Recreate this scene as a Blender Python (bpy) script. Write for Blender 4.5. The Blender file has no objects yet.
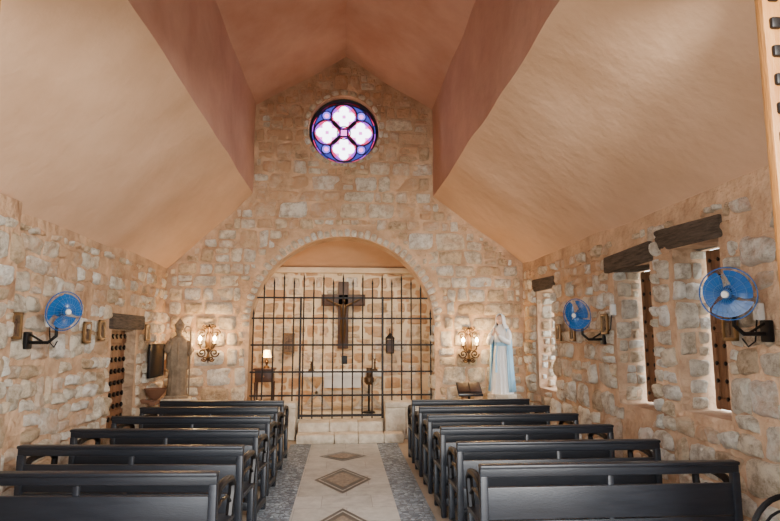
import bpy, bmesh, math, random
from mathutils import Vector, Matrix, noise
random.seed(7)
SC=bpy.context.scene
pi=math.pi; rad=math.radians
XL,XR,CX,HW=-3.0,3.08,-0.06,1.57
YB,YF=9.9,2.4          # altar wall, entrance wall (inner faces)
ZE,ZER,ZM,ZT,ZA=2.77,2.90,4.08,5.68,6.62   # eaves L/R, soffit, upper eaves, apex
AR,AZ=1.56,1.79        # arch radius / spring height
RC=(-0.08,5.28); RR=0.62

# ------------------------------------------------------------------ materials
def mat(name,col,rough=.6,metal=0,noise_s=None,col2=None,bump=0,bump_s=20,detail=6,spec=.5,emit=None,es=0,stretch=None,bd=.02):
    m=bpy.data.materials.new(name); m.use_nodes=True; nt=m.node_tree; N=nt.nodes; L=nt.links
    b=N['Principled BSDF']; b.inputs['Base Color'].default_value=(*col,1)
    b.inputs['Roughness'].default_value=rough; b.inputs['Metallic'].default_value=metal
    b.inputs['Specular IOR Level'].default_value=spec
    tc=N.new('ShaderNodeTexCoord'); src=tc.outputs['Object']
    if stretch:
        mp=N.new('ShaderNodeMapping'); mp.inputs['Scale'].default_value=stretch; L.new(src,mp.inputs[0]); src=mp.outputs[0]
    if noise_s:
        n=N.new('ShaderNodeTexNoise'); n.inputs['Scale'].default_value=noise_s; n.inputs['Detail'].default_value=detail
        n.inputs['Roughness'].default_value=.6
        L.new(src,n.inputs['Vector'])
        r=N.new('ShaderNodeValToRGB'); r.color_ramp.elements[0].position=.32; r.color_ramp.elements[1].position=.68
        r.color_ramp.elements[0].color=(*col,1); r.color_ramp.elements[1].color=(*(col2 or col),1)
        L.new(n.outputs['Fac'],r.inputs[0]); L.new(r.outputs[0],b.inputs['Base Color'])
    if bump:
        n2=N.new('ShaderNodeTexNoise'); n2.inputs['Scale'].default_value=bump_s; n2.inputs['Detail'].default_value=8
        L.new(src,n2.inputs['Vector'])
        bp=N.new('ShaderNodeBump'); bp.inputs['Strength'].default_value=bump; bp.inputs['Distance'].default_value=bd
        L.new(n2.outputs['Fac'],bp.inputs['Height']); L.new(bp.outputs[0],b.inputs['Normal'])
    if emit:
        b.inputs['Emission Color'].default_value=(*emit,1); b.inputs['Emission Strength'].default_value=es
    return m

def stone_mat(name,plaster=(.70,.44,.26)):
    m=bpy.data.materials.new(name); m.use_nodes=True; nt=m.node_tree; N=nt.nodes; L=nt.links
    b=N['Principled BSDF']; b.inputs['Roughness'].default_value=.85; b.inputs['Specular IOR Level'].default_value=.25
    at=N.new('ShaderNodeAttribute'); at.attribute_name='stone'
    sp=N.new('ShaderNodeSeparateColor'); L.new(at.outputs['Color'],sp.inputs[0])
    r=N.new('ShaderNodeValToRGB'); e=r.color_ramp.elements
    e[0].position=0; e[0].color=(.62,.46,.30,1); e[1].position=1; e[1].color=(.97,.93,.84,1)
    for p,c in ((.15,(.84,.67,.46,1)),(.4,(.95,.86,.70,1)),(.6,(.80,.71,.57,1)),(.8,(.94,.88,.76,1))):
        x=e.new(p); x.color=c
    L.new(sp.outputs[0],r.inputs[0])
    tc=N.new('ShaderNodeTexCoord')
    n=N.new('ShaderNodeTexNoise'); n.inputs['Scale'].default_value=8; n.inputs['Detail'].default_value=11; n.inputs['Roughness'].default_value=.78
    L.new(tc.outputs['Object'],n.inputs['Vector'])
    r2=N.new('ShaderNodeValToRGB'); r2.color_ramp.elements[0].position=.38; r2.color_ramp.elements[1].position=.55
    r2.color_ramp.elements[0].color=(.45,.37,.28,1); r2.color_ramp.elements[1].color=(1,1,1,1)
    L.new(n.outputs['Fac'],r2.inputs[0])
    mx=N.new('ShaderNodeMix'); mx.data_type='RGBA'; mx.blend_type='MULTIPLY'; mx.inputs[0].default_value=.85
    L.new(r.outputs[0],mx.inputs[6]); L.new(r2.outputs[0],mx.inputs[7])
    n3=N.new('ShaderNodeTexNoise'); n3.inputs['Scale'].default_value=3.4; n3.inputs['Detail'].default_value=9; n3.inputs['Roughness'].default_value=.7
    L.new(tc.outputs['Object'],n3.inputs['Vector'])
    ad=N.new('ShaderNodeMath'); ad.operation='ADD'; L.new(n3.outputs['Fac'],ad.inputs[0]); L.new(sp.outputs[1],ad.inputs[1])
    mr=N.new('ShaderNodeMapRange'); mr.inputs[1].default_value=.68; mr.inputs[2].default_value=.96; L.new(ad.outputs[0],mr.inputs[0])
    m2=N.new('ShaderNodeMix'); m2.data_type='RGBA'; L.new(mr.outputs[0],m2.inputs[0]); L.new(mx.outputs[2],m2.inputs[6]); m2.inputs[7].default_value=(*plaster,1)
    L.new(m2.outputs[2],b.inputs['Base Color'])
    n2=N.new('ShaderNodeTexNoise'); n2.inputs['Scale'].default_value=18; n2.inputs['Detail'].default_value=10; n2.inputs['Roughness'].default_value=.75
    L.new(tc.outputs['Object'],n2.inputs['Vector'])
    bp=N.new('ShaderNodeBump'); bp.inputs['Strength'].default_value=1; bp.inputs['Distance'].default_value=.07
    L.new(n2.outputs['Fac'],bp.inputs['Height']); L.new(bp.outputs[0],b.inputs['Normal'])
    return m

M_stone=stone_mat('coral_stone')
M_mortar=mat('peach_mortar',(.38,.23,.13),.9,noise_s=3,col2=(.72,.49,.31),bump=1,bump_s=14,bd=.04)
M_ceil=mat('lamp_warmed_peach_stucco',(.63,.40,.25),.9,noise_s=1.0,col2=(.77,.52,.35),bump=.5,bump_s=5,bd=.03)  # peach stucco, with the lamps' warm light put into its colour
M_ceilp=mat('pink_lit_stucco',(.50,.28,.205),.9,noise_s=1.1,col2=(.64,.39,.30),bump=.5,bump_s=5,bd=.03)  # clerestory stucco; pink light of the rose window painted into the colour
M_gable=mat('rose_lit_stucco',(.54,.28,.19),.9,noise_s=1.1,col2=(.68,.41,.30),bump=.5,bump_s=5,bd=.03)  # gable stucco, its pink also the rose window's light put into the base
M_chanc=mat('chancel_plaster',(.68,.52,.34),.9,noise_s=2.5,col2=(.80,.67,.48),bump=.5,bump_s=10)
M_pew=mat('dark_painted_wood',(.008,.0095,.013),.38,noise_s=5,col2=(.015,.017,.022),bump=.12,bump_s=30,stretch=(1,8,8),spec=.45)
M_iron=mat('wrought_iron',(.010,.009,.009),.45,metal=.5)
M_ironb=mat('gate_iron',(.012,.009,.008),.6,metal=.2)
M_beam=mat('weathered_timber',(.05,.035,.025),.8,noise_s=6,col2=(.17,.125,.09),bump=1,bump_s=18,stretch=(3,1,9),bd=.04)
M_wood=mat('brown_shutter_wood',(.14,.055,.02),.6,noise_s=5,col2=(.24,.11,.045),bump=.4,bump_s=20,stretch=(6,6,1))
M_door=mat('honey_door_wood',(.26,.10,.022),.5,noise_s=4,col2=(.36,.165,.045),bump=.3,bump_s=15,stretch=(6,6,1))
M_dark=mat('dark_cross_wood',(.035,.015,.009),.5,noise_s=6,col2=(.07,.03,.016),bump=.3)
M_floor=mat('beige_flagstone',(.26,.20,.14),.6,noise_s=2,col2=(.38,.31,.23),bump=.3)
M_step=mat('step_limestone',(.46,.37,.26),.8,noise_s=6,col2=(.78,.68,.53),bump=1,bump_s=12,bd=.03,detail=9)
M_black=mat('black_marble',(.015,.015,.018),.3)
M_white=mat('white_plastic',(.75,.74,.70),.4)
M_blue=mat('blue_fan_blade',(.010,.10,.32),.22)
M_wire=mat('chrome_wire',(.16,.28,.48),.3,metal=.7)
M_gold=mat('gilt_frame',(.20,.11,.04),.4,metal=.4)
M_pic=mat('icon_painting',(.04,.025,.015),.5,noise_s=22,col2=(.18,.11,.06))
M_board=mat('notice_board_black',(.012,.012,.014),.35)
M_statue=mat('carved_stone_taupe',(.16,.105,.062),.8,noise_s=7,col2=(.33,.24,.15),bump=.5,bump_s=25)
M_robew=mat('statue_white_robe',(.82,.80,.76),.5,noise_s=6,col2=(.88,.87,.84))
M_mantle=mat('statue_blue_mantle',(.20,.44,.64),.5,noise_s=5,col2=(.38,.60,.74))
M_skin=mat('statue_skin',(.70,.45,.32),.5)
M_hair=mat('statue_hair',(.14,.07,.04),.6)
M_bulb=mat('glowing_bulb',(1,.8,.5),.3,emit=(1,.74,.40),es=60)
M_candle=mat('ivory_candle',(.8,.72,.55),.5)
M_cloth=mat('altar_cloth',(.86,.83,.76),.8)
M_bronze=mat('bronze',(.09,.05,.022),.4,metal=.7)
M_clay=mat('terracotta',(.16,.07,.035),.7)
M_lead=mat('window_lead',(.008,.008,.02),.5)
M_ground=mat('courtyard_ground',(.45,.42,.33),.9,noise_s=1,col2=(.55,.52,.44))

def glass(name,col):
    m=bpy.data.materials.new(name); m.use_nodes=True; nt=m.node_tree; N=nt.nodes; L=nt.links
    N.remove(N['Principled BSDF']); o=N['Material Output']
    t=N.new('ShaderNodeBsdfTransparent'); t.inputs[0].default_value=(*col,1)
    g=N.new('ShaderNodeBsdfGlossy'); g.inputs['Roughness'].default_value=.2
    mx=N.new('ShaderNodeMixShader'); mx.inputs[0].default_value=.03
    L.new(t.outputs[0],mx.inputs[1]); L.new(g.outputs[0],mx.inputs[2]); L.new(mx.outputs[0],o.inputs[0]); return m
G_clear=glass('glass_pale',(1,.96,1)); G_blue=glass('glass_blue',(.012,.014,.085)); G_pur=glass('glass_violet',(.12,.02,.20))
G_red=glass('glass_red',(.22,.012,.05)); G_pink=glass('glass_pink',(.48,.09,.34)); G_cyan=glass('glass_indigo',(.07,.05,.28)); G_lil=glass('glass_lilac',(.62,.38,.78))

def pebble():
    m=bpy.data.materials.new('blue_pebble_mosaic'); m.use_nodes=True; nt=m.node_tree; N=nt.nodes; L=nt.links
    b=N['Principled BSDF']; b.inputs['Roughness'].default_value=.5
    tc=N.new('ShaderNodeTexCoord'); v=N.new('ShaderNodeTexVoronoi'); v.inputs['Scale'].default_value=22; L.new(tc.outputs['Object'],v.inputs['Vector'])
    sp=N.new('ShaderNodeSeparateColor'); L.new(v.outputs['Color'],sp.inputs[0])
    r=N.new('ShaderNodeValToRGB'); r.color_ramp.elements[0].color=(.06,.09,.12,1); r.color_ramp.elements[1].color=(.34,.40,.45,1); L.new(sp.outputs[0],r.inputs[0])
    v2=N.new('ShaderNodeTexVoronoi'); v2.feature='DISTANCE_TO_EDGE'; v2.inputs['Scale'].default_value=22; L.new(tc.outputs['Object'],v2.inputs['Vector'])
    mr=N.new('ShaderNodeMapRange'); mr.inputs[2].default_value=.14; L.new(v2.outputs['Distance'],mr.inputs[0])
    mx=N.new('ShaderNodeMix'); mx.data_type='RGBA'; L.new(mr.outputs[0],mx.inputs[0]); mx.inputs[6].default_value=(.08,.08,.09,1); L.new(r.outputs[0],mx.inputs[7])
    L.new(mx.outputs[2],b.inputs['Base Color'])
    bp=N.new('ShaderNodeBump'); bp.inputs['Strength'].default_value=.7; bp.inputs['Distance'].default_value=.01; L.new(mr.outputs[0],bp.inputs['Height']); L.new(bp.outputs[0],b.inputs['Normal'])
    return m
M_peb=pebble()
def slabmat():
    m=bpy.data.materials.new('aisle_limestone_slabs'); m.use_nodes=True; nt=m.node_tree; N=nt.nodes; L=nt.links
    b=N['Principled BSDF']; b.inputs['Roughness'].default_value=.35
    tc=N.new('ShaderNodeTexCoord'); br=N.new('ShaderNodeTexBrick'); L.new(tc.outputs['Object'],br.inputs['Vector'])
    br.inputs['Scale'].default_value=1; br.inputs['Brick Width'].default_value=.5; br.inputs['Row Height'].default_value=.42; br.inputs['Mortar Size'].default_value=.003
    br.inputs['Color1'].default_value=(.56,.54,.50,1); br.inputs['Color2'].default_value=(.68,.66,.62,1); br.inputs['Mortar'].default_value=(.34,.31,.28,1)
    n=N.new('ShaderNodeTexNoise'); n.inputs['Scale'].default_value=7; n.inputs['Detail'].default_value=9; n.inputs['Roughness'].default_value=.7; L.new(tc.outputs['Object'],n.inputs['Vector'])
    mx=N.new('ShaderNodeMix'); mx.data_type='RGBA'; mx.blend_type='MULTIPLY'; mx.inputs[0].default_value=.8; L.new(br.outputs[0],mx.inputs[6]); L.new(n.outputs['Fac'],mx.inputs[7]); L.new(mx.outputs[2],b.inputs['Base Color'])
    return m
M_slab=slabmat()
M_mosaic=mat('brown_mosaic',(.10,.07,.05),.5,noise_s=30,col2=(.26,.20,.15))

# ------------------------------------------------------------------ mesh builder
class B:
    def __init__(s): s.v=[]; s.f=[]; s.m=[]; s.mats=[]; s.c=None; s.M=Matrix.Identity(4)
    def mi(s,m):
        if m not in s.mats: s.mats.append(m)
        return s.mats.index(m)
    def add(s,vs,fs,m):
        o=len(s.v); i=s.mi(m)
        s.v+= [tuple(s.M@Vector(v)) for v in vs]
        for f in fs: s.f.append([o+k for k in f]); s.m.append(i)
        if s.c is not None: s.c+=[(0,0,0,1)]*len(vs)
    def box(s,c,d,m,bev=.0,rz=0,R=None):
        bm=bmesh.new(); bmesh.ops.create_cube(bm,size=1)
        for v in bm.verts: v.co=Vector((v.co.x*d[0],v.co.y*d[1],v.co.z*d[2]))
        if bev>0: bmesh.ops.bevel(bm,geom=bm.edges[:],offset=min(bev,min(d)*.45),segments=2,affect='EDGES',profile=.5)
        R=R or Matrix.Rotation(rz,3,'Z'); bm.verts.index_update()
        s.add([R@v.co+Vector(c) for v in bm.verts],[[v.index for v in f.verts] for f in bm.faces],m); bm.free()
    def bx(s,x0,x1,y0,y1,z0,z1,m,bev=0): s.box(((x0+x1)/2,(y0+y1)/2,(z0+z1)/2),(x1-x0,y1-y0,z1-z0),m,bev)
    def tube(s,pts,r,m,n=8,closed=False,cap=True,flat=1):
        P=[Vector(p) for p in pts]; k=len(P); rr=r if isinstance(r,(list,tuple)) else [r]*k
        T=[]
        for i in range(k):
            a=P[(i-1)%k] if (closed or i>0) else P[i]; b=P[(i+1)%k] if (closed or i<k-1) else P[i]
            T.append((b-a).normalized())
        up=Vector((0,0,1)) if abs(T[0].z)<.9 else Vector((1,0,0))
        u=T[0].cross(up).normalized(); vs=[]
        for i in range(k):
            u=(u-T[i]*u.dot(T[i])).normalized(); w=T[i].cross(u)
            for j in range(n):
                a=2*pi*j/n; vs.append(P[i]+(u*math.cos(a)+w*math.sin(a)*flat)*rr[i])
        fs=[]
        for i in range(k if closed else k-1):
            for j in range(n):
                a=i*n+j; b=i*n+(j+1)%n; c=((i+1)%k)*n+(j+1)%n; d=((i+1)%k)*n+j; fs.append([a,b,c,d])
        if cap and not closed: fs+= [list(range(n))[::-1],[(k-1)*n+j for j in range(n)]]
        s.add(vs,fs,m)
    def loft(s,rings,m,n=32,nr=12,a0=0,a1=2*pi,seed=0,cap=True):
        full=abs(a1-a0-2*pi)<1e-4; vs=[]; cnt=n if full else n+1
        for ri,(cx,cy,z,rx,ry,*q) in enumerate(rings):
            amp=q[0] if q else 0
            for j in range(cnt):
                a=a0+(a1-a0)*j/n; k=1+amp*math.cos(nr*a+seed+z*2)+amp*.5*math.sin((nr*1.7)//1*a+z*3)
                vs.append((cx+math.cos(a)*rx*k,cy+math.sin(a)*ry*k,z))
        fs=[]
        for i in range(len(rings)-1):
            for j in range(n):
                a=i*cnt+j; b=i*cnt+(j+1)%cnt; fs.append([a,b,b+cnt,a+cnt])
        if cap and full: fs+=[list(range(cnt))[::-1],[(len(rings)-1)*cnt+j for j in range(cnt)]]
        s.add(vs,fs,m)
    def ball(s,c,r,m,n=12):
        r=r if isinstance(r,(tuple,list)) else (r,r,r)
        R=[(c[0],c[1],c[2]-r[2]*math.cos(pi*i/n),max(1e-4,r[0]*math.sin(pi*i/n)),max(1e-4,r[1]*math.sin(pi*i/n))) for i in range(n+1)]
        s.loft(R,m,n=n*2)
    def make(s,name,smooth=35,parent=None,loc=(0,0,0),rz=0):
        me=bpy.data.meshes.new(name); me.from_pydata(s.v,[],s.f); 
        for m in s.mats: me.materials.append(m)
        me.polygons.foreach_set('material_index',s.m)
        if s.c is not None:
            ca=me.color_attributes.new('stone','FLOAT_COLOR','POINT')
            ca.data.foreach_set('color',[x for c in s.c for x in c])
        me.update()
        if smooth is not None:
            me.polygons.foreach_set('use_smooth',[True]*len(me.polygons))
            if smooth<180: me.set_sharp_from_angle(angle=rad(smooth))
        o=bpy.data.objects.new(name,me); SC.collection.objects.link(o); o.location=loc; o.rotation_euler=(0,0,rz)
        if parent: o.parent=parent
        return o
def inst(o,name,loc,rz=0,parent=None,scale=None):
    n=bpy.data.objects.new(name,o.data); SC.collection.objects.link(n); n.location=loc; n.rotation_euler=(0,0,rz)
    if scale: n.scale=scale
    if parent: n.parent=parent
    return n
def empty(name,loc=(0,0,0),rz=0):
    e=bpy.data.objects.new(name,None); SC.collection.objects.link(e); e.location=loc; e.rotation_euler=(0,0,rz); e.empty_display_size=.1; return e

# ------------------------------------------------------------------ walls
def plate(name,loops,thick,mp,m):
    cu=bpy.data.curves.new(name+'_c','CURVE'); cu.dimensions='2D'; cu.fill_mode='BOTH'; cu.extrude=thick/2
    for lp in loops:
        sp=cu.splines.new('POLY'); sp.points.add(len(lp)-1)
        for p,q in zip(sp.points,lp): p.co=(q[0],q[1],0,1)
        sp.use_cyclic_u=True
    o=bpy.data.objects.new(name+'_c',cu); SC.collection.objects.link(o)
    dg=bpy.context.evaluated_depsgraph_get(); dg.update()
    me=bpy.data.meshes.new_from_object(o.evaluated_get(dg)); me.name=name
    bpy.data.objects.remove(o)
    for v in me.vertices: v.co=Vector(mp(v.co.x,v.co.y,v.co.z+thick/2))
    me.materials.clear(); me.materials.append(m); me.update()
    ob=bpy.data.objects.new(name,me); SC.collection.objects.link(ob); return ob

def arc(cx,cz,r,a0,a1,n): return [(cx+r*math.cos(a0+(a1-a0)*i/n),cz+r*math.sin(a0+(a1-a0)*i/n)) for i in range(n+1)]
g_=.05
gable=[(XR,0),(XR,ZER+g_),(CX+HW+g_,ZM+g_),(CX+HW+g_,ZT+g_),(CX,ZA+g_*1.5),(CX-HW-g_,ZT+g_),(CX-HW-g_,ZM+g_),(XL,ZE+g_),(XL,0)]
back=[(CX-AR,0)]+arc(CX,AZ,AR,pi,0,40)+[(CX+AR,0)]+gable
wb=plate('wall_back',[back,arc(RC[0],RC[1],RR,0,2*pi,48)[:-1]],.45,lambda x,y,z:(x,YB+z,y),M_mortar)
WIN=[(4.57,5.27,.97,2.47),(5.69,6.50,.90,2.40),(8.46,9.22,.84,2.36)]
wr=plate('wall_right',[[(0.6,-.3),(YB+.45,-.3),(YB+.45,ZER+.1),(0.6,ZER+.1)]]+[[(a,c),(b,c),(b,d),(a,d)] for a,b,c,d in WIN],.38,lambda x,y,z:(XR+z,x,y),M_mortar)
DO=(7.72,8.60,1.74)
wl=plate('wall_left',[[(0.6,-.3),(DO[0],-.3),(DO[0],DO[2]),(DO[1],DO[2]),(DO[1],-.3),(YB+.45,-.3),(YB+.45,ZE+.1),(0.6,ZE+.1)]],.38,lambda x,y,z:(XL-z,x,y),M_mortar)
ent=[(-1.55,0),(-1.55,3.45),(1.96,3.45),(1.96,0)]+gable
wf=plate('wall_front',[ent],.3,lambda x,y,z:(x,YF-.10-z,y),M_mortar)

def stones(u0,u1,v0,v1,mp,ok,rh,sw,name,parent,plf,hmul=1,cover=1.0,seed=1,rough=1.0):
    rnd=random.Random(seed); b=B(); b.c=[]; i=b.mi(M_stone); n=8
    def stone(a,bb,c,d):
        g=rnd.uniform(.010,.028); cu,cv=(a+bb)/2,(c+d)/2; hu,hv=(bb-a)/2-g/2,(d-c)/2-g/2
        if hu<.03 or hv<.03: return
        r=rnd.random(); pl=plf(cu,cv,rnd); H=(.026+.046*rnd.random())*hmul*(1-.65*min(1,max(0,pl)*1.4)); sd=rnd.random()*50
        sk=rnd.uniform(-.07,.07)*rough; rd=rnd.uniform(.02,.13); o=len(b.v)
        tw=[(rnd.uniform(-.2,.14)*rough,rnd.uniform(-.2,.14)*rough) for _ in range(4)]
        tl=(rnd.uniform(-.015,.015),rnd.uniform(-.015,.015))
        for y in range(n+1):
            t=-1+2*y/n; t=math.copysign(abs(t)**.7,t)
            for x in range(n+1):
                s=-1+2*x/n; s=math.copysign(abs(s)**.7,s)
                ss=s*(1-rd*t*t*abs(t)); tt=t*(1-rd*s*s*abs(s))
                wq=[(1-s)*(1-t)/4,(1+s)*(1-t)/4,(1+s)*(1+t)/4,(1-s)*(1+t)/4]
                sg=((-1,-1),(1,-1),(1,1),(-1,1))
                du=sum(w*q[0]*k[0] for w,q,k in zip(wq,tw,sg)); dv=sum(w*q[1]*k[1] for w,q,k in zip(wq,tw,sg))
                uu=cu+(ss+du)*hu; vv=cv+(tt+dv+sk*s)*hv
                e=noise.noise(Vector((uu*9,vv*9,sd)))*.022*rough; e2=noise.noise(Vector((uu*9+30,vv*9,sd)))*.022*rough
                prof=(1-abs(s)**9)*(1-abs(t)**9)
                hh=-.010+(H+.006+tl[0]*s+tl[1]*t+noise.noise(Vector((uu*6+3,vv*6,sd)))*.034+noise.noise(Vector((uu*17+3,vv*17,sd)))*.020)*prof
                b.v.append(mp(uu+e,vv+e2,hh)); b.c.append((r,max(0,min(1,pl)),0,1))
        for y in range(n):
            for x in range(n):
                q=o+y*(n+1)+x; b.f.append([q,q+1,q+n+2,q+n+1]); b.m.append(i)
    def rec(a,bb,c,d,k):
        cs=[ok(x,y) for x in (a+.01,(a+bb)/2,bb-.01) for y in (c+.01,(c+d)/2,d-.01)]
        if all(cs): stone(a,bb,c,d); return
        if not any(cs) or k==0: return
        mu,mv=(a+bb)/2,(c+d)/2
        if (bb-a)>(d-c): rec(a,mu,c,d,k-1); rec(mu,bb,c,d,k-1)
        else: rec(a,bb,c,mv,k-1); rec(a,bb,mv,d,k-1)
    v=v0
    while v<v1-.05:
        h=rnd.uniform(*rh); h=min(h,v1-v); u=u0-rnd.uniform(0,.2)
        while u<u1:
            w=rnd.uniform(*sw)
            if rnd.random()<cover:
                if w<h*1.3 and h>.2 and rnd.random()<.6:
                    q=rnd.uniform(.4,.6); rec(u,u+w,v,v+h*q,3); rec(u,u+w,v+h*q,v+h,3)
                elif w>h*1.5 and rnd.random()<.3:
                    q=rnd.uniform(.3,.7); rec(u,u+w*q,v,v+h,3); rec(u+w*q,u+w,v,v+h,3)
                else: rec(u,u+w,v,v+h,3)
            u+=w
        v+=h
    return b.make(name,smooth=180,parent=parent)
def okb(x,z):
    if z<.0 or x<XL+.02 or x>XR-.02: return False
    ax=abs(x-CX)
    if ax<HW: top=ZT+(HW-ax)*(ZA-ZT)/HW
    elif x<CX: top=ZE+(x-XL)/(CX-HW-XL)*(ZM-ZE)
    else: top=ZER+(XR-x)/(XR-CX-HW)*(ZM-ZER)
    if z>top-.03: return False
    if (x-RC[0])**2+(z-RC[1])**2<(RR+.05)**2: return False
    if z<AZ: return ax>AR+.02
    return ax*ax+(z-AZ)**2>(AR+.17)**2
def plb(x,z,r): return min(.45,max(0,(z-1.9)*.11))+r.uniform(-.18,.22)
stones(XL,XR,0,6.7,lambda u,v,d:(u,YB-d,v),okb,(.19,.34),(.22,.56),'stonework_back',wb,plb,seed=3,rough=.75,hmul=.9)
def okr(y,z): 
    if y>YB-.02 or y<YF: return False
    for a,b_,c,d in WIN:
        if a-.01<y<b_+.01 and c<z<d+.22: return False
    return 0<z<ZER-.12
def plr(y,z,r):
    k=.05+.24*max(0,(z-1.9)) + .12*max(0,.8-z)
    for a,b_,c,d in WIN:
        if a-.35<y<b_+.35 and c-.1<z<d: k=-.15
    return min(.7,k)+r.uniform(-.18,.32)
stones(YF,YB,0,ZER,lambda u,v,d:(XR-d,u,v),okr,(.15,.31),(.15,.46),'stonework_right',wr,plr,1.15,.90,5,1.2)
def okl(y,z):
    if y>YB-.02 or y<YF: return False
    if DO[0]-.01<y<DO[1]+.01 and z<DO[2]+.22: return False
    return 0<z<ZE-.08
stones(YF,YB,0,ZE,lambda u,v,d:(XL+d,u,v),okl,(.15,.31),(.15,.46),'stonework_left',wl,lambda y,z,r:min(.7,.05+.24*max(0,z-1.7))+r.uniform(-.18,.32),1.1,.90,9,1.2)
for k,(a,b_,c,d) in enumerate(WIN):
    stones(XR-.0,XR+.25,c,d,lambda u,v,dd,b_=b_:(u,b_-dd,v),lambda u,v:XR-.01<u<XR+.36,(.18,.3),(.16,.24),'jamb_stones_%d'%k,wr,lambda u,v,r:-.2,1,1,20+k,.6)
stones(.28,AZ,YB,YB+.45,lambda v,u,dd:(CX+AR-dd,u,v),lambda v,u:YB<u<YB+.45,(.2,.24),(.2,.34),'arch_jamb_stones',wb,lambda u,v,r:.1,1,1,31)
def vous(cx,cz,r0,r1,a0,a1,n,name,parent,seed):
    rnd=random.Random(seed); b=B(); b.c=[]
    for i in range(n):
        g=.08*(a1-a0)/n; t0=a0+(a1-a0)*i/n+g; t1=a0+(a1-a0)*(i+1)/n-g; q=r1+rnd.uniform(-.03,.03); o=len(b.v)
        rr=.3+.7*rnd.random(); n2=4; h=rnd.uniform(.04,.06)
        for y in range(n2+1):
            for x in range(n2+1):
                s=-1+2*x/n2; t=-1+2*y/n2; ang=(t0+t1)/2+(t1-t0)/2*s*(1-.1*t*t); ra=(r0+q)/2+(q-r0)/2*t*(1-.12*s*s)
                b.v.append((cx+ra*math.cos(ang),YB+.01-h*(1-s**4*.9)*(1-t**6*.9),cz+ra*math.sin(ang))); b.c.append((rr,0,0,1))
        for y in range(n2):
            for x in range(n2):
                k=o+y*(n2+1)+x; b.f.append([k,k+1,k+n2+2,k+n2+1]); b.m.append(b.mi(M_stone))
    b.make(name,smooth=180,parent=parent)
vous(CX,AZ,AR+.005,AR+.14,0,pi,44,'arch_voussoirs',wb,4)
vous(RC[0],RC[1],RR+.005,RR+.09,0,2*pi,26,'rose_surround_stones',wb,6)

# ceilings with wavy stucco; shared edges use the same wobble
def sheet(name,p,q,m,nu=60,nv=16,y0=YF-.4,y1=YB+.03):
    b=B(); vs=[]
    p=Vector((p[0],0,p[1])); q=Vector((q[0],0,q[1])); nrm=Vector((-(q-p).z,0,(q-p).x)).normalized()
    def wob(P,y):
        return Vector((noise.noise(Vector((y*1.1,P.x*3.1,P.z*2.7)))*.03,0,noise.noise(Vector((y*1.1+40,P.x*3.1,P.z*2.7)))*.03))
    for i in range(nu+1):
        y=y0+(y1-y0)*i/nu; wp,wq=wob(p,y),wob(q,y)
        for j in range(nv+1):
            t=j/nv; w=p+(q-p)*t+wp*(1-t)+wq*t; e=noise.noise(Vector((w.x*.8,y*.8,w.z*.8)))*.07*math.sin(pi*t)
            v=w+nrm*e; vs.append((v.x,y,v.z))
    fs=[[i*(nv+1)+j,i*(nv+1)+j+1,(i+1)*(nv+1)+j+1,(i+1)*(nv+1)+j] for i in range(nu) for j in range(nv)]
    b.add(vs,fs,m); return b.make(name,smooth=180)
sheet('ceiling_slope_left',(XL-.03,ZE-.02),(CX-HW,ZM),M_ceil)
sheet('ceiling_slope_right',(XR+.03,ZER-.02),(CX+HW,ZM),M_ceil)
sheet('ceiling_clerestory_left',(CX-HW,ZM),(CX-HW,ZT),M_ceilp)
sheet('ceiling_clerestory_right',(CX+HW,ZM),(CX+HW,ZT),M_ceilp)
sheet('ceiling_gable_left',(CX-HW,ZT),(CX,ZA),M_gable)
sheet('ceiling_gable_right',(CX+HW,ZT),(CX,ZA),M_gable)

# floor
b=B(); b.bx(XL-.3,XR+.3,.6,YB,-.2,0,M_floor); b.make('floor')
b=B(); b.bx(-40,40,-30,45,-.45,-.22,M_ground); b.make('courtyard_ground')
b=B(); ax=-.02
b.bx(ax-.5,ax+.5,1.0,9.25,.0,.008,M_slab); 
for s in (-1,1): b.bx(min(ax+s*.5,ax+s*.82),max(ax+s*.5,ax+s*.82),1.0,9.25,.0,.006,M_peb)
def rh(cx,cy,w,l,z,m): b.add([(cx-w/2,cy,z),(cx,cy-l/2,z),(cx+w/2,cy,z),(cx,cy+l/2,z)],[[0,1,2,3]],m)
for cy,l in ((8.30,.66),(6.98,1.2),(5.25,1.2),(3.5,1.2)):
    w=.66; rh(ax-.02,cy,w,l,.0095,M_black); rh(ax-.02,cy,w*.86,l*.86,.011,M_slab); rh(ax-.02,cy,w*.80,l*.80,.0125,M_black); rh(ax-.02,cy,w*.60,l*.60,.014,M_mosaic)
b.make('aisle_mosaic_floor',smooth=None)

# chancel platform & steps
b=B(); rnd=random.Random(2)
for (y0,y1,z0,z1) in ((9.26,9.57,0,.14),(9.57,9.95,.0,.28)):
    x=-.76
    while x<.57:
        w=min(rnd.uniform(.35,.6),.60-x); 
        if w<.1: w=.1
        b.bx(x,x+w-.004,y0+rnd.uniform(-.01,.01),y1,z0,z1+rnd.uniform(-.004,.004),M_step,.02); x+=w
for (y0,y1,z1) in ((9.26,9.57,.14),): b.bx(.60,.9,y0,y1,0,z1,M_step,.02)
b.make('chancel_steps')
b=B()
for x0,x1 in ((CX-AR-.1,-.80),(.64,CX+AR+.1)):
    x=x0
    while x<x1-.02:
        w=min(.34,x1-x)
        b.bx(x,x+w-.006,9.62,9.88,-.0,.50,M_step,.02); x+=w
    b.bx(x0-.0,x1+.0,9.59,9.89,.50,.585,M_step,.02)
b.make('altar_rail_wall')
b=B(); b.bx(-2.6,2.5,YB+.05,12.7,-.2,.28,M_step); b.make('floor_chancel')
b=B(); b.bx(-2.6,2.5,12.4,12.6,0,3.6,M_chanc); o=b.make('wall_chancel_back')
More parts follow.
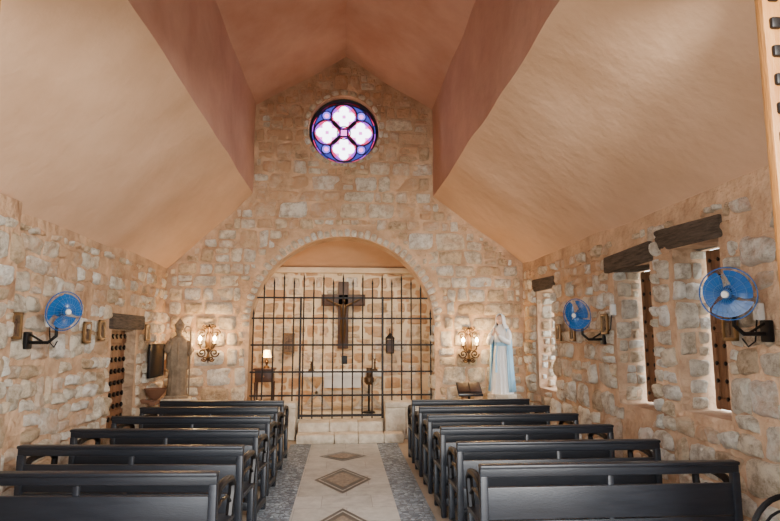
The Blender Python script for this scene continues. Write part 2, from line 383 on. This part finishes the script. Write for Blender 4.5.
stones(-2.5,2.4,.28,3.0,lambda u,v,d:(u,12.4-d,v),lambda x,z:True,(.22,.3),(.3,.5),'stonework_chancel',o,lambda x,z,r:.35+r.uniform(-.15,.2),.5,1,12,.6)
b=B(); b.bx(-2.7,-2.5,YB+.4,12.6,0,3.9,M_chanc); b.make('wall_chancel_left')
b=B(); b.bx(2.4,2.6,YB+.4,12.6,0,3.9,M_chanc); b.make('wall_chancel_right')
b=B(); b.add([(-2.7,YB+.3,3.75),(2.6,YB+.3,3.75),(2.6,12.6,3.05),(-2.7,12.6,3.05)],[[0,1,2,3]],M_ceil); b.make('ceiling_chancel')
b=B(); b.bx(-2.5,2.4,12.3,12.4,2.98,3.1,M_chanc,.02); b.make('trim_chancel_cornice')
# low sill walls below the gate's fixed side panels
b=B(); b.bx(CX-AR+.01,-.80,YB+.03,YB+.22,.28,.57,M_step,.015); b.bx(.64,CX+AR-.01,YB+.03,YB+.22,.28,.57,M_step,.015); b.make('trim_gate_sill')

b=B(); b.bx(XL-.02,XL+.14,4.5,5.22,0,ZE+.05,M_mortar,.02); o=b.make('trim_pilaster')
stones(4.5,5.22,0,ZE,lambda u,v,d:(XL+.14+d,u,v),lambda u,v:4.5<u<5.22 and v<ZE-.03,(.2,.3),(.3,.4),'pilaster_stones',o,lambda y,z,r:.2,1,1,44)

# ------------------------------------------------------------------ windows: lintels + shutters
for k,(a,b_,c,d) in enumerate(WIN):
    b=B(); e=(.06,.22) if k==0 else (.08,.15)
    b.bx(XR-.04,XR+.3,a-e[0],b_+e[1],d,d+.20,M_beam,.025)
    for v in range(len(b.v)):
        p=Vector(b.v[v]); p+=Vector((noise.noise(p*3),0,noise.noise(p*3+Vector((5,5,5)))))*.04; b.v[v]=tuple(p)
    b.make('timber_lintel')
    if k<2:
        e=empty('window_%d'%(k+1)); b=B(); X=XR+.30; y0,y1=a+.01,b_-.08; z0,z1=c+.02,d-.02; n=4; w=(y1-y0)/n
        for i in range(n): b.bx(X,X+.035,y0+i*w,y0+(i+1)*w-.006,z0,z1,M_wood,.006)
        for z in (z0+.06,(z0+z1)/2,z1-.06): b.bx(X-.02,X,y0,y1,z-.04,z+.04,M_wood,.006)
        for yy in (y0+.03,y1-.03): b.bx(X-.018,X,yy-.03,yy+.03,z0,z1,M_wood,.006)
        nz=9
        for i in range(nz):
            for j in range(5):
                y=y0+.06+(y1-y0-.12)*j/4; z=z0+.1+(z1-z0-.2)*i/(nz-1)
                b.box((X-.02,y,z),(.02,.03,.03),M_iron,.004,R=Matrix.Rotation(pi/4,3,'X'))
        b.make('shutter',parent=e)
b=B(); b.bx(XL-.28,XL+.05,DO[0]-.1,DO[1]+.22,DO[2],DO[2]+.2,M_beam,.025); b.make('timber_lintel')
e=empty('studded_side_door'); b=B(); X=XL-.14
for i in range(4):
    w=(DO[1]-DO[0]-.02)/4; b.bx(X-.05,X,DO[0]+.01+i*w,DO[0]+.01+(i+1)*w-.006,0,DO[2]-.01,M_wood,.006)
for z in (.15,.6,1.1,1.6): b.bx(X,X+.02,DO[0]+.01,DO[1]-.01,z-.05,z+.05,M_wood,.006)
for i in range(10):
    for j in range(6): b.box((X+.025,DO[0]+.08+j*.14,.25+i*.155),(.03,.05,.05),M_iron,.006,R=Matrix.Rotation(pi/4,3,'X'))
b.tube([(X,DO[0]+.1,1.0),(X+.07,DO[0]+.1,1.0),(X+.07,DO[0]+.1,1.15),(X,DO[0]+.1,1.15)],.01,M_iron)
b.make('leaf',parent=e)
for k,(x0,x1) in enumerate(((1.855,2.60),(-2.2,-1.49))):
    b=B(); n=5; w=(x1-x0)/n; H=3.27 if k==0 else 3.3
    for i in range(n): b.bx(x0+i*w,x0+(i+1)*w-.006,YF-.05,YF,.0,H,M_door,.006)
    for z in (.25,1.2,2.2,3.0): b.bx(x0+.02,x1-.02,YF,YF+.02,z-.07,z+.07,M_door,.005)
    for i in range(24):
        for j in range(5):
            b.box((x0+.05+j*.14,YF-.055,.10+i*.135),(.05,.03,.055),M_iron,.010)
    b.make('studded_entrance_door')

# ------------------------------------------------------------------ rose window
e=empty('window_rose',(RC[0],YB+.2,RC[1])); b=B()
def ring(r,t,m,cx=0,cz=0,n=40,y=0): b.tube([(cx+r*math.cos(2*pi*i/n),y,cz+r*math.sin(2*pi*i/n)) for i in range(n)],t,m,closed=True)
ring(RR-.015,.035,M_lead); 
def cell(x,z):
    r=math.hypot(x,z)
    for k in range(4):
        a=pi/2*k+pi/2; cx,cz=.30*math.cos(a),.30*math.sin(a); dx,dz=x-cx,z-cz; q=math.hypot(dx,dz)
        if q<.235:
            if q<.035: return G_pink
            for j in range(4):
                aa=pi/2*j+a; 
                if math.hypot(dx-.110*math.cos(aa),dz-.110*math.sin(aa))<.085: return G_clear
            if q<.10: return G_lil
            if q<.175: return G_pink
            t=int((math.atan2(dz,dx)+pi)/(pi/4))
            return G_pur if t%2 else G_red
    if r<.12: return G_pink if r<.07 else G_pur
    if r>.54: return (G_blue,G_red,G_pur)[int((math.atan2(z,x)+pi)/(pi/12))%3]
    aa=(math.atan2(z,x)%(pi/2))-pi/4
    if math.hypot(r*math.cos(aa)-.44,r*math.sin(aa))<.085: return G_pink if math.hypot(r*math.cos(aa)-.44,r*math.sin(aa))<.04 else G_cyan
    return G_pur if r<.3 else G_blue
N=120; st=2*RR/N
for i in range(N):
    for j in range(N):
        x=-RR+st*(i+.5); z=-RR+st*(j+.5)
        if x*x+z*z<(RR-.01)**2:
            h=st/2; b.add([(x-h,.005,z-h),(x+h,.005,z-h),(x+h,.005,z+h),(x-h,.005,z+h)],[[0,1,2,3]],cell(x,z))
for k in range(4):
    a=pi/2*k; cx,cz=.30*math.cos(a),.30*math.sin(a); ring(.235,.014,M_lead,cx,cz)
    a2=a+pi/4; ring(.085,.010,M_lead,.44*math.cos(a2),.44*math.sin(a2),20)
    b.tube([(.12*math.cos(a2),0,.12*math.sin(a2)),(.36*math.cos(a2),0,.36*math.sin(a2))],.01,M_lead)
ring(.12,.01,M_lead); ring(.545,.010,M_lead)
for k in range(24):
    a=2*pi*k/24; b.tube([(.545*math.cos(a),0,.545*math.sin(a)),(RR*math.cos(a),0,RR*math.sin(a))],.006,M_lead,n=5)
b.make('tracery',parent=e)

# ------------------------------------------------------------------ gate
b=B(); GY=YB+.12
def barz(x):
    t=abs(x-CX); lim=AZ+math.sqrt(max(0,AR*AR-t*t))-.04
    return min(lim,2.72)
zs=[2.30,1.95,1.50,1.05,.66]
xd0,xd1=-.78,.62
nb=18
for i in range(nb+1):
    x=CX-AR+.05+(2*AR-.10)*i/nb
    zb=.28 if xd0-.02<x<xd1+.02 else .57; zt=barz(x)-(.0 if i%2 else .08)
    if zt<2.4: zt=barz(x)-.02
    b.tube([(x,GY,zb),(x,GY,zt-.07)],.0135,M_ironb,n=6)
    b.tube([(x,GY,zt-.12),(x,GY,zt-.09),(x,GY,zt)],[.0135,.018,.001],M_ironb,n=6)
for z in zs:
    hw=AR-.01 if z<AZ else math.sqrt(AR*AR-(z-AZ)**2)-.01
    b.box((CX,GY,z),(2*hw,.012,.030),M_ironb)
for x in (xd0,xd1): b.box((x,GY,1.30),(.034,.034,2.04),M_ironb)
b.box(((xd0+xd1)/2,GY,.33),(xd1-xd0,.03,.04),M_ironb); b.box(((xd0+xd1)/2+.05,GY-.03,1.25),(.10,.03,.14),M_ironb,.01)
b.make('wrought_iron_gate')

# ------------------------------------------------------------------ pews
def pew_mesh():
    b=B(); L=1.70; T=.80
    b.bx(0,L,-.02,.03,.73,T,M_pew,.012)
    b.bx(0,L,-.035,.045,.785,.81,M_pew,.01)
    b.bx(.03,L-.03,-.008,.022,.46,.665,M_pew,.006)
    b.bx(.03,L-.03,-.008,.022,.30,.452,M_pew,.006)
    b.bx(0,L,.0,.44,.405,.44,M_pew,.012)
    b.bx(.04,L-.04,.38,.41,.32,.405,M_pew,.006)
    b.bx(.04,L-.04,-.01,.02,.10,.17,M_pew,.006)
    b.bx(.1,L-.1,-.26,-.12,.10,.14,M_pew,.01)
    for x in (.18,L/2,L-.18): b.bx(x-.02,x+.02,-.24,0,.0,.10,M_pew,.006)
    for x in (0,L-.05):
        b.bx(x,x+.05,-.025,.03,0,.74,M_pew,.01)
        b.bx(x,x+.05,.36,.42,0,.41,M_pew,.01)
        b.bx(x,x+.05,0,.40,.06,.12,M_pew,.01)
    x=L/2-.02; b.bx(x,x+.04,-.0,.03,0,.74,M_pew,.01); b.bx(x,x+.05,.36,.42,0,.41,M_pew,.01)
    for x in (.025,L-.025):
        pts=[(x,.02,.57),(x,.05,.63),(x,.11,.675),(x,.20,.69),(x,.32,.69),(x,.41,.675),(x,.46,.63),(x,.455,.57),(x,.42,.50),(x,.40,.43)]
        b.tube(pts,.026,M_iron,n=8)
        b.tube([(x,.05,.56),(x,.2,.585),(x,.33,.58),(x,.42,.52)],.012,M_iron,n=6)
    return b
pm=pew_mesh(); base=None
rows=[(.85,3.90,2.63,3.89),(.86,4.73,2.54,4.72),(.86,5.52,2.53,5.53),(.86,6.34,2.52,6.34),(.86,7.08,2.47,7.09),(.86,7.82,2.46,7.84)]
rows+=[(-2.58,3.96,-.82,3.83),(-2.55,4.86,-.81,4.71),(-2.51,5.65,-.81,5.52),(-2.47,6.49,-.81,6.37),(-2.45,7.28,-.82,7.18),(-2.43,7.97,-.82,7.88)]
for (x0,y0,x1,y1) in rows:
    L=math.hypot(x1-x0,y1-y0); rz=math.atan2(y1-y0,x1-x0)
    if base is None: base=pm.make('church_pew',loc=(x0,y0,0),rz=rz); o=base
    else: o=inst(base,'church_pew',(x0,y0,0),rz)
    o.scale=(L/1.70,1,1)

# wrought iron chair lower right
b=B()
for s in (-1,1):
    b.tube([(s*.2,-.2,0),(s*.2,-.2,.44)],.011,M_iron); b.tube([(s*.2,.2,0),(s*.2,.2,.44)],.011,M_iron)
    b.tube([(s*.2,-.2,.60),(s*.24,-.05,.64),(s*.24,.12,.64),(s*.2,.2,.44)],.011,M_iron)
b.tube([(-.2,-.2,.44)]+[(-.2*math.cos(pi*i/16),-.22,.62+.24*math.sin(pi*i/16)) for i in range(17)]+[(.2,-.2,.44)],.014,M_iron)
for q in (.07,.13): b.tube([(q*math.cos(2*pi*i/20),-.215,.66+q*math.sin(2*pi*i/20)) for i in range(20)],.007,M_iron,closed=True)
b.tube([(.21*math.cos(2*pi*i/28),.21*math.sin(2*pi*i/28),.44) for i in range(28)],.012,M_iron,closed=True)
b.loft([(0,0,.44,.2,.2),(0,0,.455,.2,.2)],M_black); b.make('wrought_iron_chair',loc=(2.15,3.07,0),rz=.0)

# ------------------------------------------------------------------ fans
def fan_mesh(name,headyaw,loc,rz,R=.19):
    b=B()
    b.box((0,-.02,-.28),(.10,.04,.16),M_iron,.01)
    b.tube([(0,-.03,-.30),(0,-.20,-.30),(0,-.27,-.24),(0,-.27,-.08)],.016,M_iron)
    b.tube([(0,-.03,-.22),(0,-.15,-.29)],.010,M_iron)
    b.M=Matrix.Translation((0,-.27,0))@Matrix.Rotation(headyaw,4,'Z')@Matrix.Rotation(rad(8),4,'X')
    b.tube([(0,.07,0),(0,.05,0),(0,-.03,0),(0,-.05,0)],[.03,.055,.06,.04],M_blue,n=16)
    def rg(r,y,t,m=M_wire): b.tube([(r*math.cos(2*pi*i/36),y,r*math.sin(2*pi*i/36)) for i in range(36)],t,m,closed=True,n=5)
    rg(R,-.09,.005,M_blue); rg(R*.72,-.135,.0013); rg(R*.4,-.15,.0013); rg(R*.75,-.035,.0013)
    for i in range(24):
        a=2*pi*i/24; c,s_=math.cos(a),math.sin(a)
        b.tube([(R*.14*c,-.155,R*.14*s_),(R*.5*c,-.152,R*.5*s_),(R*.85*c,-.125,R*.85*s_),(R*c,-.09,R*s_),(R*.85*c,-.05,R*.85*s_),(R*.3*c,-.03,R*.3*s_)],.0010,M_wire,n=4)
    b.tube([(0,-.16,0),(0,-.145,0)],[.022,.028],M_white,n=20)
    b.tube([(0,-.12,0),(0,-.06,0)],[.035,.04],M_blue,n=16)
    for k in range(3):
        a0=2*pi*k/3+.4; vs=[]; nr,na=6,8
        for i in range(nr+1):
            r=.03+(R-.02-.03)*i/nr; w=rad(26+30*math.sin(pi*(i/nr)**.8*.62))
            for j in range(na+1):
                t=-1+2*j/na; a=a0+w*t+.35*i/nr; vs.append((r*math.cos(a),-.092+.024*t,r*math.sin(a)))
        fs=[[i*(na+1)+j,i*(na+1)+j+1,(i+1)*(na+1)+j+1,(i+1)*(na+1)+j] for i in range(nr) for j in range(na)]
        b.add(vs,fs,M_blue)
    b.M=Matrix.Identity(4)
    return b.make(name,loc=loc,rz=rz)
fan_mesh('wall_fan',rad(38),(XR-.03,4.03,1.965),-pi/2)
fan_mesh('wall_fan',rad(30),(XR-.03,6.74,1.91),-pi/2)
fan_mesh('wall_fan',rad(-30),(XL+.03,5.64,1.89),pi/2,.18)
for x,y,z,s in ((XR,4.10,1.83,-1),(XR,6.45,1.95,-1),(XL,5.98,1.80,1)):
    b=B(); b.box((0,0,0),(.05,.07,.13),M_white,.01); b.box((s*.03,0,0),(.01,.03,.05),M_white,.003)
    b.tube([(s*.02,.0,-.06),(s*.03,.02,-.22),(s*.03,.10,-.26),(s*.03,.16,-.2)],.006,M_iron)
    b.make('switch_box',loc=(x+s*.05,y,z))

def picture(loc,rz,w=.17,h=.24):
    b=B(); t=.028
    b.box((0,-.012,0),(w-.02,.012,h-.02),M_pic)
    for s in (-1,1):
        b.box((s*(w-t)/2,-.018,0),(t,.03,h),M_gold,.006); b.box((0,-.018,s*(h-t)/2),(w,.03,t),M_gold,.006)
    b.box((0,-.022,-.01),(.018,.008,h*.55),M_dark,.002); b.box((0,-.022,.03),(w*.5,.008,.018),M_dark,.002)
    b.make('stations_of_the_cross_plaque',loc=loc,rz=rz)
for y,z in ((4.40,1.73),(6.62,1.79),(7.60,1.70),(8.1,1.70)): picture((XR-.06,y,z),-pi/2)
for y,z in ((5.38,1.74),(6.82,1.69),(7.22,1.72),(8.85,1.70)): picture((XL+.06,y,z),pi/2)
b=B(); b.box((0,-.015,0),(.66,.02,.47),M_board,.004)
for s in (-1,1): b.box((s*.335,-.02,0),(.02,.035,.5),M_iron,.004); b.box((0,-.02,s*.24),(.67,.035,.02),M_iron,.004)
b.make('notice_board',loc=(XL+.08,9.25,1.28),rz=pi/2)
b=B(); b.loft([(0,0,0,.03,.03),(0,0,.03,.07,.07),(0,0,.09,.12,.12),(0,0,.15,.15,.15),(0,0,.165,.16,.16),(0,0,.15,.13,.13),(0,0,.10,.09,.09)],M_clay)
b.box((0,0,-.04),(.1,.24,.06),M_clay,.01); b.box((-.1,0,-.02),(.2,.1,.05),M_clay,.01); b.make('holy_water_font',loc=(XL+.2,8.95,.72))

# ------------------------------------------------------------------ sconces
def sconce(loc):
    e=empty('wall_sconce',loc); b=B()
    b.loft([(0,0,-.16,.02,.008),(0,0,-.12,.05,.012),(0,0,0,.06,.014),(0,0,.12,.05,.012),(0,0,.17,.02,.008)],M_bronze,n=16)
    b.tube([(0,-.01,.16),(0,-.02,.24),(0,-.01,.30)],[.014,.024,.002],M_bronze)
    b.tube([(0,-.01,-.16),(0,-.03,-.25),(0,-.01,-.34)],[.014,.030,.003],M_bronze)
    def scroll(cx,cz,s,f,r=.075):
        pts=[]
        for i in range(26):
            a=i*.36; q=r*(1-i/30); pts.append((cx+s*(q*math.cos(a)),-.03,cz+f*q*math.sin(a)))
        b.tube(pts,.012,M_bronze,n=6)
    for s in (-1,1):
        scroll(s*.11,.14,s,1); scroll(s*.10,-.17,s,-1); scroll(s*.06,.24,s,1,.045); scroll(s*.055,-.27,s,-1,.045)
        b.tube([(0,-.02,-.08),(s*.05,-.09,-.12),(s*.10,-.12,-.10),(s*.115,-.12,-.04)],.011,M_bronze,n=6)
        b.tube([(s*.115,-.12,-.05),(s*.115,-.12,-.035),(s*.115,-.12,-.025)],[.015,.04,.042],M_bronze,n=14)
        b.tube([(s*.115,-.12,-.03),(s*.115,-.12,.03)],.013,M_candle,n=10)
        b.tube([(s*.115,-.12,.03),(s*.115,-.12,.045),(s*.115,-.12,.075),(s*.115,-.12,.11)],[.014,.030,.026,.002],M_bulb,n=12)
        l=bpy.data.lights.new('sconce_lamp','POINT'); l.energy=16; l.color=(1,.60,.26); l.shadow_soft_size=.04
        lo=bpy.data.objects.new('lamp',l); SC.collection.objects.link(lo); lo.parent=e; lo.location=(s*.115,-.21,.09)
    b.make('bracket',parent=e)
sconce((-2.25,YB-.08,1.55)); sconce((2.07,YB-.08,1.52))

# ------------------------------------------------------------------ statues
def fingers(b,base,d,side,m,L=.05,r=.006):
    d=Vector(d).normalized(); base=Vector(base); s=Vector(side)
    for i,k in enumerate((.85,1,.95,.75)):
        p=base+s*(.011*(i-1.5)); q=p+d*L*k*.55; w=p+d*L*k+Vector((0,0,-.004))
        b.tube([p,q,w],[r,r*.95,r*.6],m,n=6)
    p=base-d*.03-s*.02; b.tube([p,p-s*.012+d*.02,p-s*.008+d*.04],[r,r*.95,r*.6],m,n=6)
def mary():
    e=empty('virgin_mary_statue',(2.52,9.42,.72),rad(-38)); b=B()
    b.loft([(0,0,.0,.19,.165,.05),(0,0,.06,.175,.15,.06),(0,0,.3,.15,.13,.06),(0,0,.55,.13,.11,.05),(0,0,.74,.115,.095,.03),(0,0,.80,.10,.084,.01),(0,0,.92,.12,.095,.01),(0,0,1.0,.13,.085,0),(0,0,1.05,.105,.07,0),(0,0,1.08,.045,.045,0),(0,0,1.12,.038,.038,0)],M_robew,n=72,nr=14)
    b.loft([(0,0,.77,.112,.093),(0,0,.80,.117,.098),(0,0,.83,.112,.093)],M_mantle,n=40,cap=False)
    b.tube([(-.02,-.10,.8),(-.03,-.145,.6),(-.02,-.165,.35)],[.024,.028,.036],M_mantle,flat=.4)
    for s in (-1,1):
        b.tube([(s*.12,0,1.02),(s*.155,-.03,.93),(s*.16,-.08,.83),(s*.11,-.16,.87),(s*.05,-.205,.94)],[.043,.050,.052,.046,.032],M_robew,n=14)
        b.tube([(s*.05,-.205,.94),(s*.022,-.225,.985),(s*.014,-.235,1.02)],[.018,.017,.014],M_skin,n=10)
        fingers(b,(s*.010,-.235,1.02),(0,-.15,1),(0,1,0),M_skin)
    b.ball((0,-.01,1.19),(.058,.068,.078),M_skin,12)
    b.tube([(0,-.075,1.205),(0,-.092,1.18),(0,-.078,1.172)],[.006,.010,.006],M_skin,n=6)
    for s in (-1,1): b.ball((s*.022,-.070,1.203),(.009,.006,.005),M_hair,6)
    b.tube([(-.014,-.077,1.155),(0,-.082,1.156),(.014,-.077,1.155)],.004,M_clay,n=6)
    b.loft([(0,0,1.10,.062,.05),(0,.012,1.19,.068,.066),(0,.015,1.25,.055,.055),(0,.01,1.28,.02,.02)],M_hair,n=24,a0=rad(-40),a1=rad(220))
    b.make('figure',parent=e,smooth=60)
    b=B(); b.loft([(0,.02,.04,.22,.19,.05),(0,.02,.3,.195,.17,.05),(0,.02,.6,.18,.15,.045),(0,.015,.85,.178,.13,.03),(0,.01,1.0,.168,.11,.02),(0,.01,1.06,.13,.10,.01)],M_mantle,n=64,nr=16,a0=rad(-40),a1=rad(220))
    o=b.make('mantle',parent=e,smooth=60); md=o.modifiers.new('s','SOLIDIFY'); md.thickness=.01
    b=B(); b.loft([(0,.01,.95,.165,.11,.03),(0,.01,1.07,.13,.10,.01),(0,.01,1.13,.088,.08,.01),(0,.008,1.2,.082,.085,0),(0,.005,1.26,.068,.075,0),(0,0,1.295,.035,.04,0),(0,0,1.302,.004,.004,0)],M_robew,n=64,nr=16,a0=rad(-45),a1=rad(225))
    o=b.make('veil',parent=e,smooth=60); md=o.modifiers.new('s','SOLIDIFY'); md.thickness=.01
    b=B(); b.loft([(0,0,-.72,.24,.24),(0,0,-.66,.24,.24),(0,0,-.62,.2,.2),(0,0,-.12,.19,.19),(0,0,-.08,.25,.25),(0,0,0.01,.25,.25)],M_step,n=8)
    b.make('pedestal',parent=e,smooth=30)
mary()
def bishop():
    e=empty('bishop_saint_statue',(-2.62,9.42,.70),rad(12)); b=B(); m=M_statue
    b.box((0,0,.02),(.34,.3,.05),m,.01)
    b.loft([(0,0,.03,.15,.13,.05),(0,0,.2,.135,.12,.05),(0,0,.42,.13,.11,.04),(0,0,.44,.165,.13,.03),(0,-.005,.6,.165,.12,.03),(0,0,.78,.155,.10,.02),(0,0,.88,.14,.085,.01),(0,0,.93,.09,.07,0),(0,0,.96,.045,.045,0),(0,0,1.0,.04,.04,0)],m,n=64,nr=12)
    b.ball((0,-.01,1.03),(.055,.062,.07),m,12); b.tube([(0,-.065,1.045),(0,-.085,1.02),(0,-.07,1.012)],[.006,.011,.006],m,n=6)
    b.loft([(0,-.045,.93,.012,.01),(0,-.05,.96,.035,.025),(0,-.045,1.0,.045,.03)],m,n=16)
    for s in (-1,1): b.ball((s*.056,0,1.03),(.01,.016,.02),m,6)
    for y in (-.025,.03):
        b.add([(-.06,y,1.07),(.06,y,1.07),(.072,y*1.3,1.13),(0,y*.6,1.235),(-.072,y*1.3,1.13),(-.06,y-.012,1.07),(.06,y-.012,1.07),(.072,y*1.3-.012,1.13),(0,y*.6-.012,1.235),(-.072,y*1.3-.012,1.13)],[[0,1,2,3,4],[9,8,7,6,5],[0,5,6,1],[1,6,7,2],[2,7,8,3],[3,8,9,4],[4,9,5,0]],m)
    b.loft([(0,0,1.05,.063,.065),(0,0,1.09,.066,.066),(0,0,1.14,.05,.04)],m,n=24)
    b.tube([(-.13,0,.86),(-.18,-.02,.74),(-.16,-.1,.72),(-.12,-.16,.84)],[.045,.05,.045,.026],m,n=12)
    b.tube([(-.12,-.16,.84),(-.115,-.17,.89)],[.018,.017],m); fingers(b,(-.115,-.17,.885),(0,-.1,1),(1,0,0),m)
    b.tube([(.13,0,.86),(.18,-.03,.72),(.17,-.12,.68)],[.045,.052,.032],m,n=12); b.ball((.17,-.14,.68),(.026,.024,.03),m,8)
    fingers(b,(.17,-.16,.68),(.3,-.2,-.6),(0,0,1),m,.035)
    b.tube([(.18,-.15,.03),(.175,-.15,1.05)]+[(.175-.045+.045*math.cos(a),-.15,1.05+.05*math.sin(a)) for a in [i*.5 for i in range(1,10)]],.011,m,n=8)
    b.tube([(0,-.13,.85),(0,-.14,.5)],[.02,.03],m,flat=.4)
    b.make('figure',parent=e,smooth=180)
    b=B(); b.bx(-.22,.22,-.2,.2,-.70,-.62,M_step,.02); b.bx(-.18,.18,-.16,.16,-.62,-.06,M_step,.02); b.bx(-.22,.22,-.2,.2,-.06,0,M_step,.02)
    b.make('pedestal',parent=e)
bishop()

b=B(); b.box((0,0,.02),(.30,.28,.04),M_iron,.01); b.tube([(0,0,.04),(0,0,.2),(0,0,.45),(0,0,.78)],[.035,.02,.022,.02],M_iron,n=12)
b.box((0,0,.84),(.38,.28,.022),M_black,.006,R=Matrix.Rotation(rad(38),3,'X')); b.box((0,-.125,.755),(.38,.03,.04),M_black,.006)
for s in (-1,1): b.box((s*.085,.0,.86),(.165,.20,.02),M_dark,.004,R=Matrix.Rotation(rad(38),3,'X')@Matrix.Rotation(s*.08,3,'Y'))
b.make('bible_lectern',loc=(1.90,9.05,0))

# ------------------------------------------------------------------ chancel furniture
b=B()
b.box((-.06,0,1.41),(.22,.07,1.40),M_dark,.01); b.box((-.06,0,1.72),(.92,.07,.24),M_dark,.01)
m=M_bronze
b.loft([(-.06,-.07,1.18,.05,.035),(-.06,-.08,1.28,.062,.04),(-.06,-.08,1.4,.05,.035),(-.06,-.08,1.52,.07,.042),(-.06,-.075,1.6,.075,.04),(-.06,-.07,1.64,.03,.03)],m,n=20)
b.ball((-.05,-.09,1.70),(.038,.04,.05),m,8)
for s in (-1,1):
    b.tube([(-.06+s*.06,-.07,1.6),(-.06+s*.2,-.065,1.66),(-.06+s*.34,-.055,1.74)],[.026,.02,.013],m); fingers(b,(-.06+s*.34,-.055,1.74),(s,0,.3),(0,0,1),m,.03,.004)
    b.tube([(-.06+s*.03,-.07,1.22),(-.06+s*.035,-.12,1.02),(-.06+s*.012,-.07,.82),(-.06+s*.01,-.10,.77)],[.04,.03,.018,.014],m)
b.make('crucifix',loc=(0,12.28,.68))
b=B()
b.bx(-.82,.70,-.32,.32,.62,.70,M_cloth,.01); b.bx(-.84,.72,-.345,.34,.70,.72,M_cloth,.005); b.bx(-.40,.28,-.35,-.33,.42,.71,M_cloth,.005)
for x0 in (-.55,.43):
    for s in (-1,1): b.box((x0,0,.31),(.07,.05,.76),M_step,.01,R=Matrix.Rotation(s*rad(38),3,'Y'))
    b.bx(x0-.28,x0+.28,-.06,.06,0,.05,M_step,.01)
b.bx(-.5,.4,-.03,.03,.28,.34,M_step,.01)
b.make('altar_table',loc=(0,11.3,.28))
def candlestick(loc,h):
    b=B(); b.loft([(0,0,0,.06,.06),(0,0,.02,.055,.055),(0,0,.04,.02,.02),(0,0,h*.4,.015,.015),(0,0,h*.45,.028,.028),(0,0,h*.5,.014,.014),(0,0,h*.66,.014,.014),(0,0,h*.69,.04,.04),(0,0,h*.7,.04,.04)],M_bronze,n=18)
    b.loft([(0,0,h*.7,.016,.016),(0,0,h,.016,.016)],M_candle,n=12); b.make('candlestick',loc=loc)
candlestick((.55,11.2,1.0),.32); candlestick((-.65,11.2,1.0),.25)
b=B(); b.tube([(0,0,0),(0,0,.5)],.02,M_iron); b.loft([(0,0,0,.12,.12),(0,0,.03,.1,.1)],M_iron); b.loft([(0,0,.5,.05,.05),(0,0,.55,.09,.09),(0,0,.62,.09,.09),(0,0,.64,.05,.05),(0,0,.80,.05,.05)],M_bronze)
b.make('paschal_candle_stand',loc=(.42,10.7,.28))
b=B(); b.box((0,0,0),(.16,.16,.02),M_iron,.004); b.box((0,0,.30),(.18,.18,.02),M_iron,.004)
for sx in (-1,1):
    for sy in (-1,1): b.tube([(sx*.07,sy*.07,0),(sx*.08,sy*.08,.30)],.008,M_iron)
b.loft([(0,0,.31,.10,.10),(0,0,.38,.03,.03),(0,0,.42,.01,.01)],M_iron,n=4); b.tube([(0,0,.02),(0,0,.16)],.03,M_dark,n=10)
b.box((0,0,.15),(.12,.12,.26),M_dark)
b.tube([(0,0,.42),(0,.02,.5),(0,.14,.5)],.01,M_iron); b.make('iron_lantern',loc=(.92,12.2,1.3))
b=B(); b.bx(-.2,.2,-.18,.18,.72,.76,M_dark,.008); b.bx(-.17,.17,-.15,.15,.5,.72,M_dark,.008); b.bx(-.17,.17,-.15,.15,.12,.15,M_dark,.005)
for x in (-.16,.16):
    for y in (-.14,.14): b.tube([(x,y,0),(x,y,.5)],[.015,.022],M_dark)
b.ball((0,-.17,.61),.015,M_gold,6); b.make('side_table',loc=(-1.55,11.5,.28))
e=empty('table_lamp',(-1.52,11.5,1.04)); b=B()
b.loft([(0,0,0,.06,.06),(0,0,.03,.05,.05),(0,0,.05,.015,.015),(0,0,.12,.035,.035),(0,0,.18,.012,.012),(0,0,.22,.012,.012)],M_bronze,n=16)
sh=mat('lampshade',(.9,.7,.4),.8,emit=(1,.6,.2),es=6)
b.loft([(0,0,.2,.09,.09),(0,0,.34,.06,.06)],sh,n=24,cap=False); b.make('body',parent=e)
l=bpy.data.lights.new('table_lamp_bulb','POINT'); l.energy=22; l.color=(1,.55,.22); l.shadow_soft_size=.05; lo=bpy.data.objects.new('bulb',l); SC.collection.objects.link(lo); lo.parent=e; lo.location=(0,-.18,.3)
picture((-1.18,12.33,1.5),0,.24,.42)

# ------------------------------------------------------------------ lights
w=bpy.data.worlds.new('world'); SC.world=w; w.use_nodes=True
w.node_tree.nodes['Background'].inputs[0].default_value=(.90,.94,1,1); w.node_tree.nodes['Background'].inputs[1].default_value=7.5
def area(name,loc,rot,sx,sy,en,col):
    l=bpy.data.lights.new(name,'AREA'); l.shape='RECTANGLE'; l.size=sx; l.size_y=sy; l.energy=en; l.color=col
    o=bpy.data.objects.new(name,l); SC.collection.objects.link(o); o.location=loc; o.rotation_euler=rot; return o
area('doorway_daylight',(1.3,-.6,2.9),(rad(86),0,rad(10)),.7,.7,500,(1,.94,.86))
area('chancel_fill',(0,10.9,3.2),(0,0,0),2.5,.8,60,(1,.84,.62))  # unseen fill lamp added to brighten the chancel; no window there

cd=bpy.data.cameras.new('camera'); co=bpy.data.objects.new('camera',cd); SC.collection.objects.link(co); SC.camera=co
cd.sensor_width=36; cd.lens=580/780*36; cd.clip_start=.05; co.location=(-0.05,0,1.65); co.rotation_euler=(rad(97.42),0,rad(-4.55))
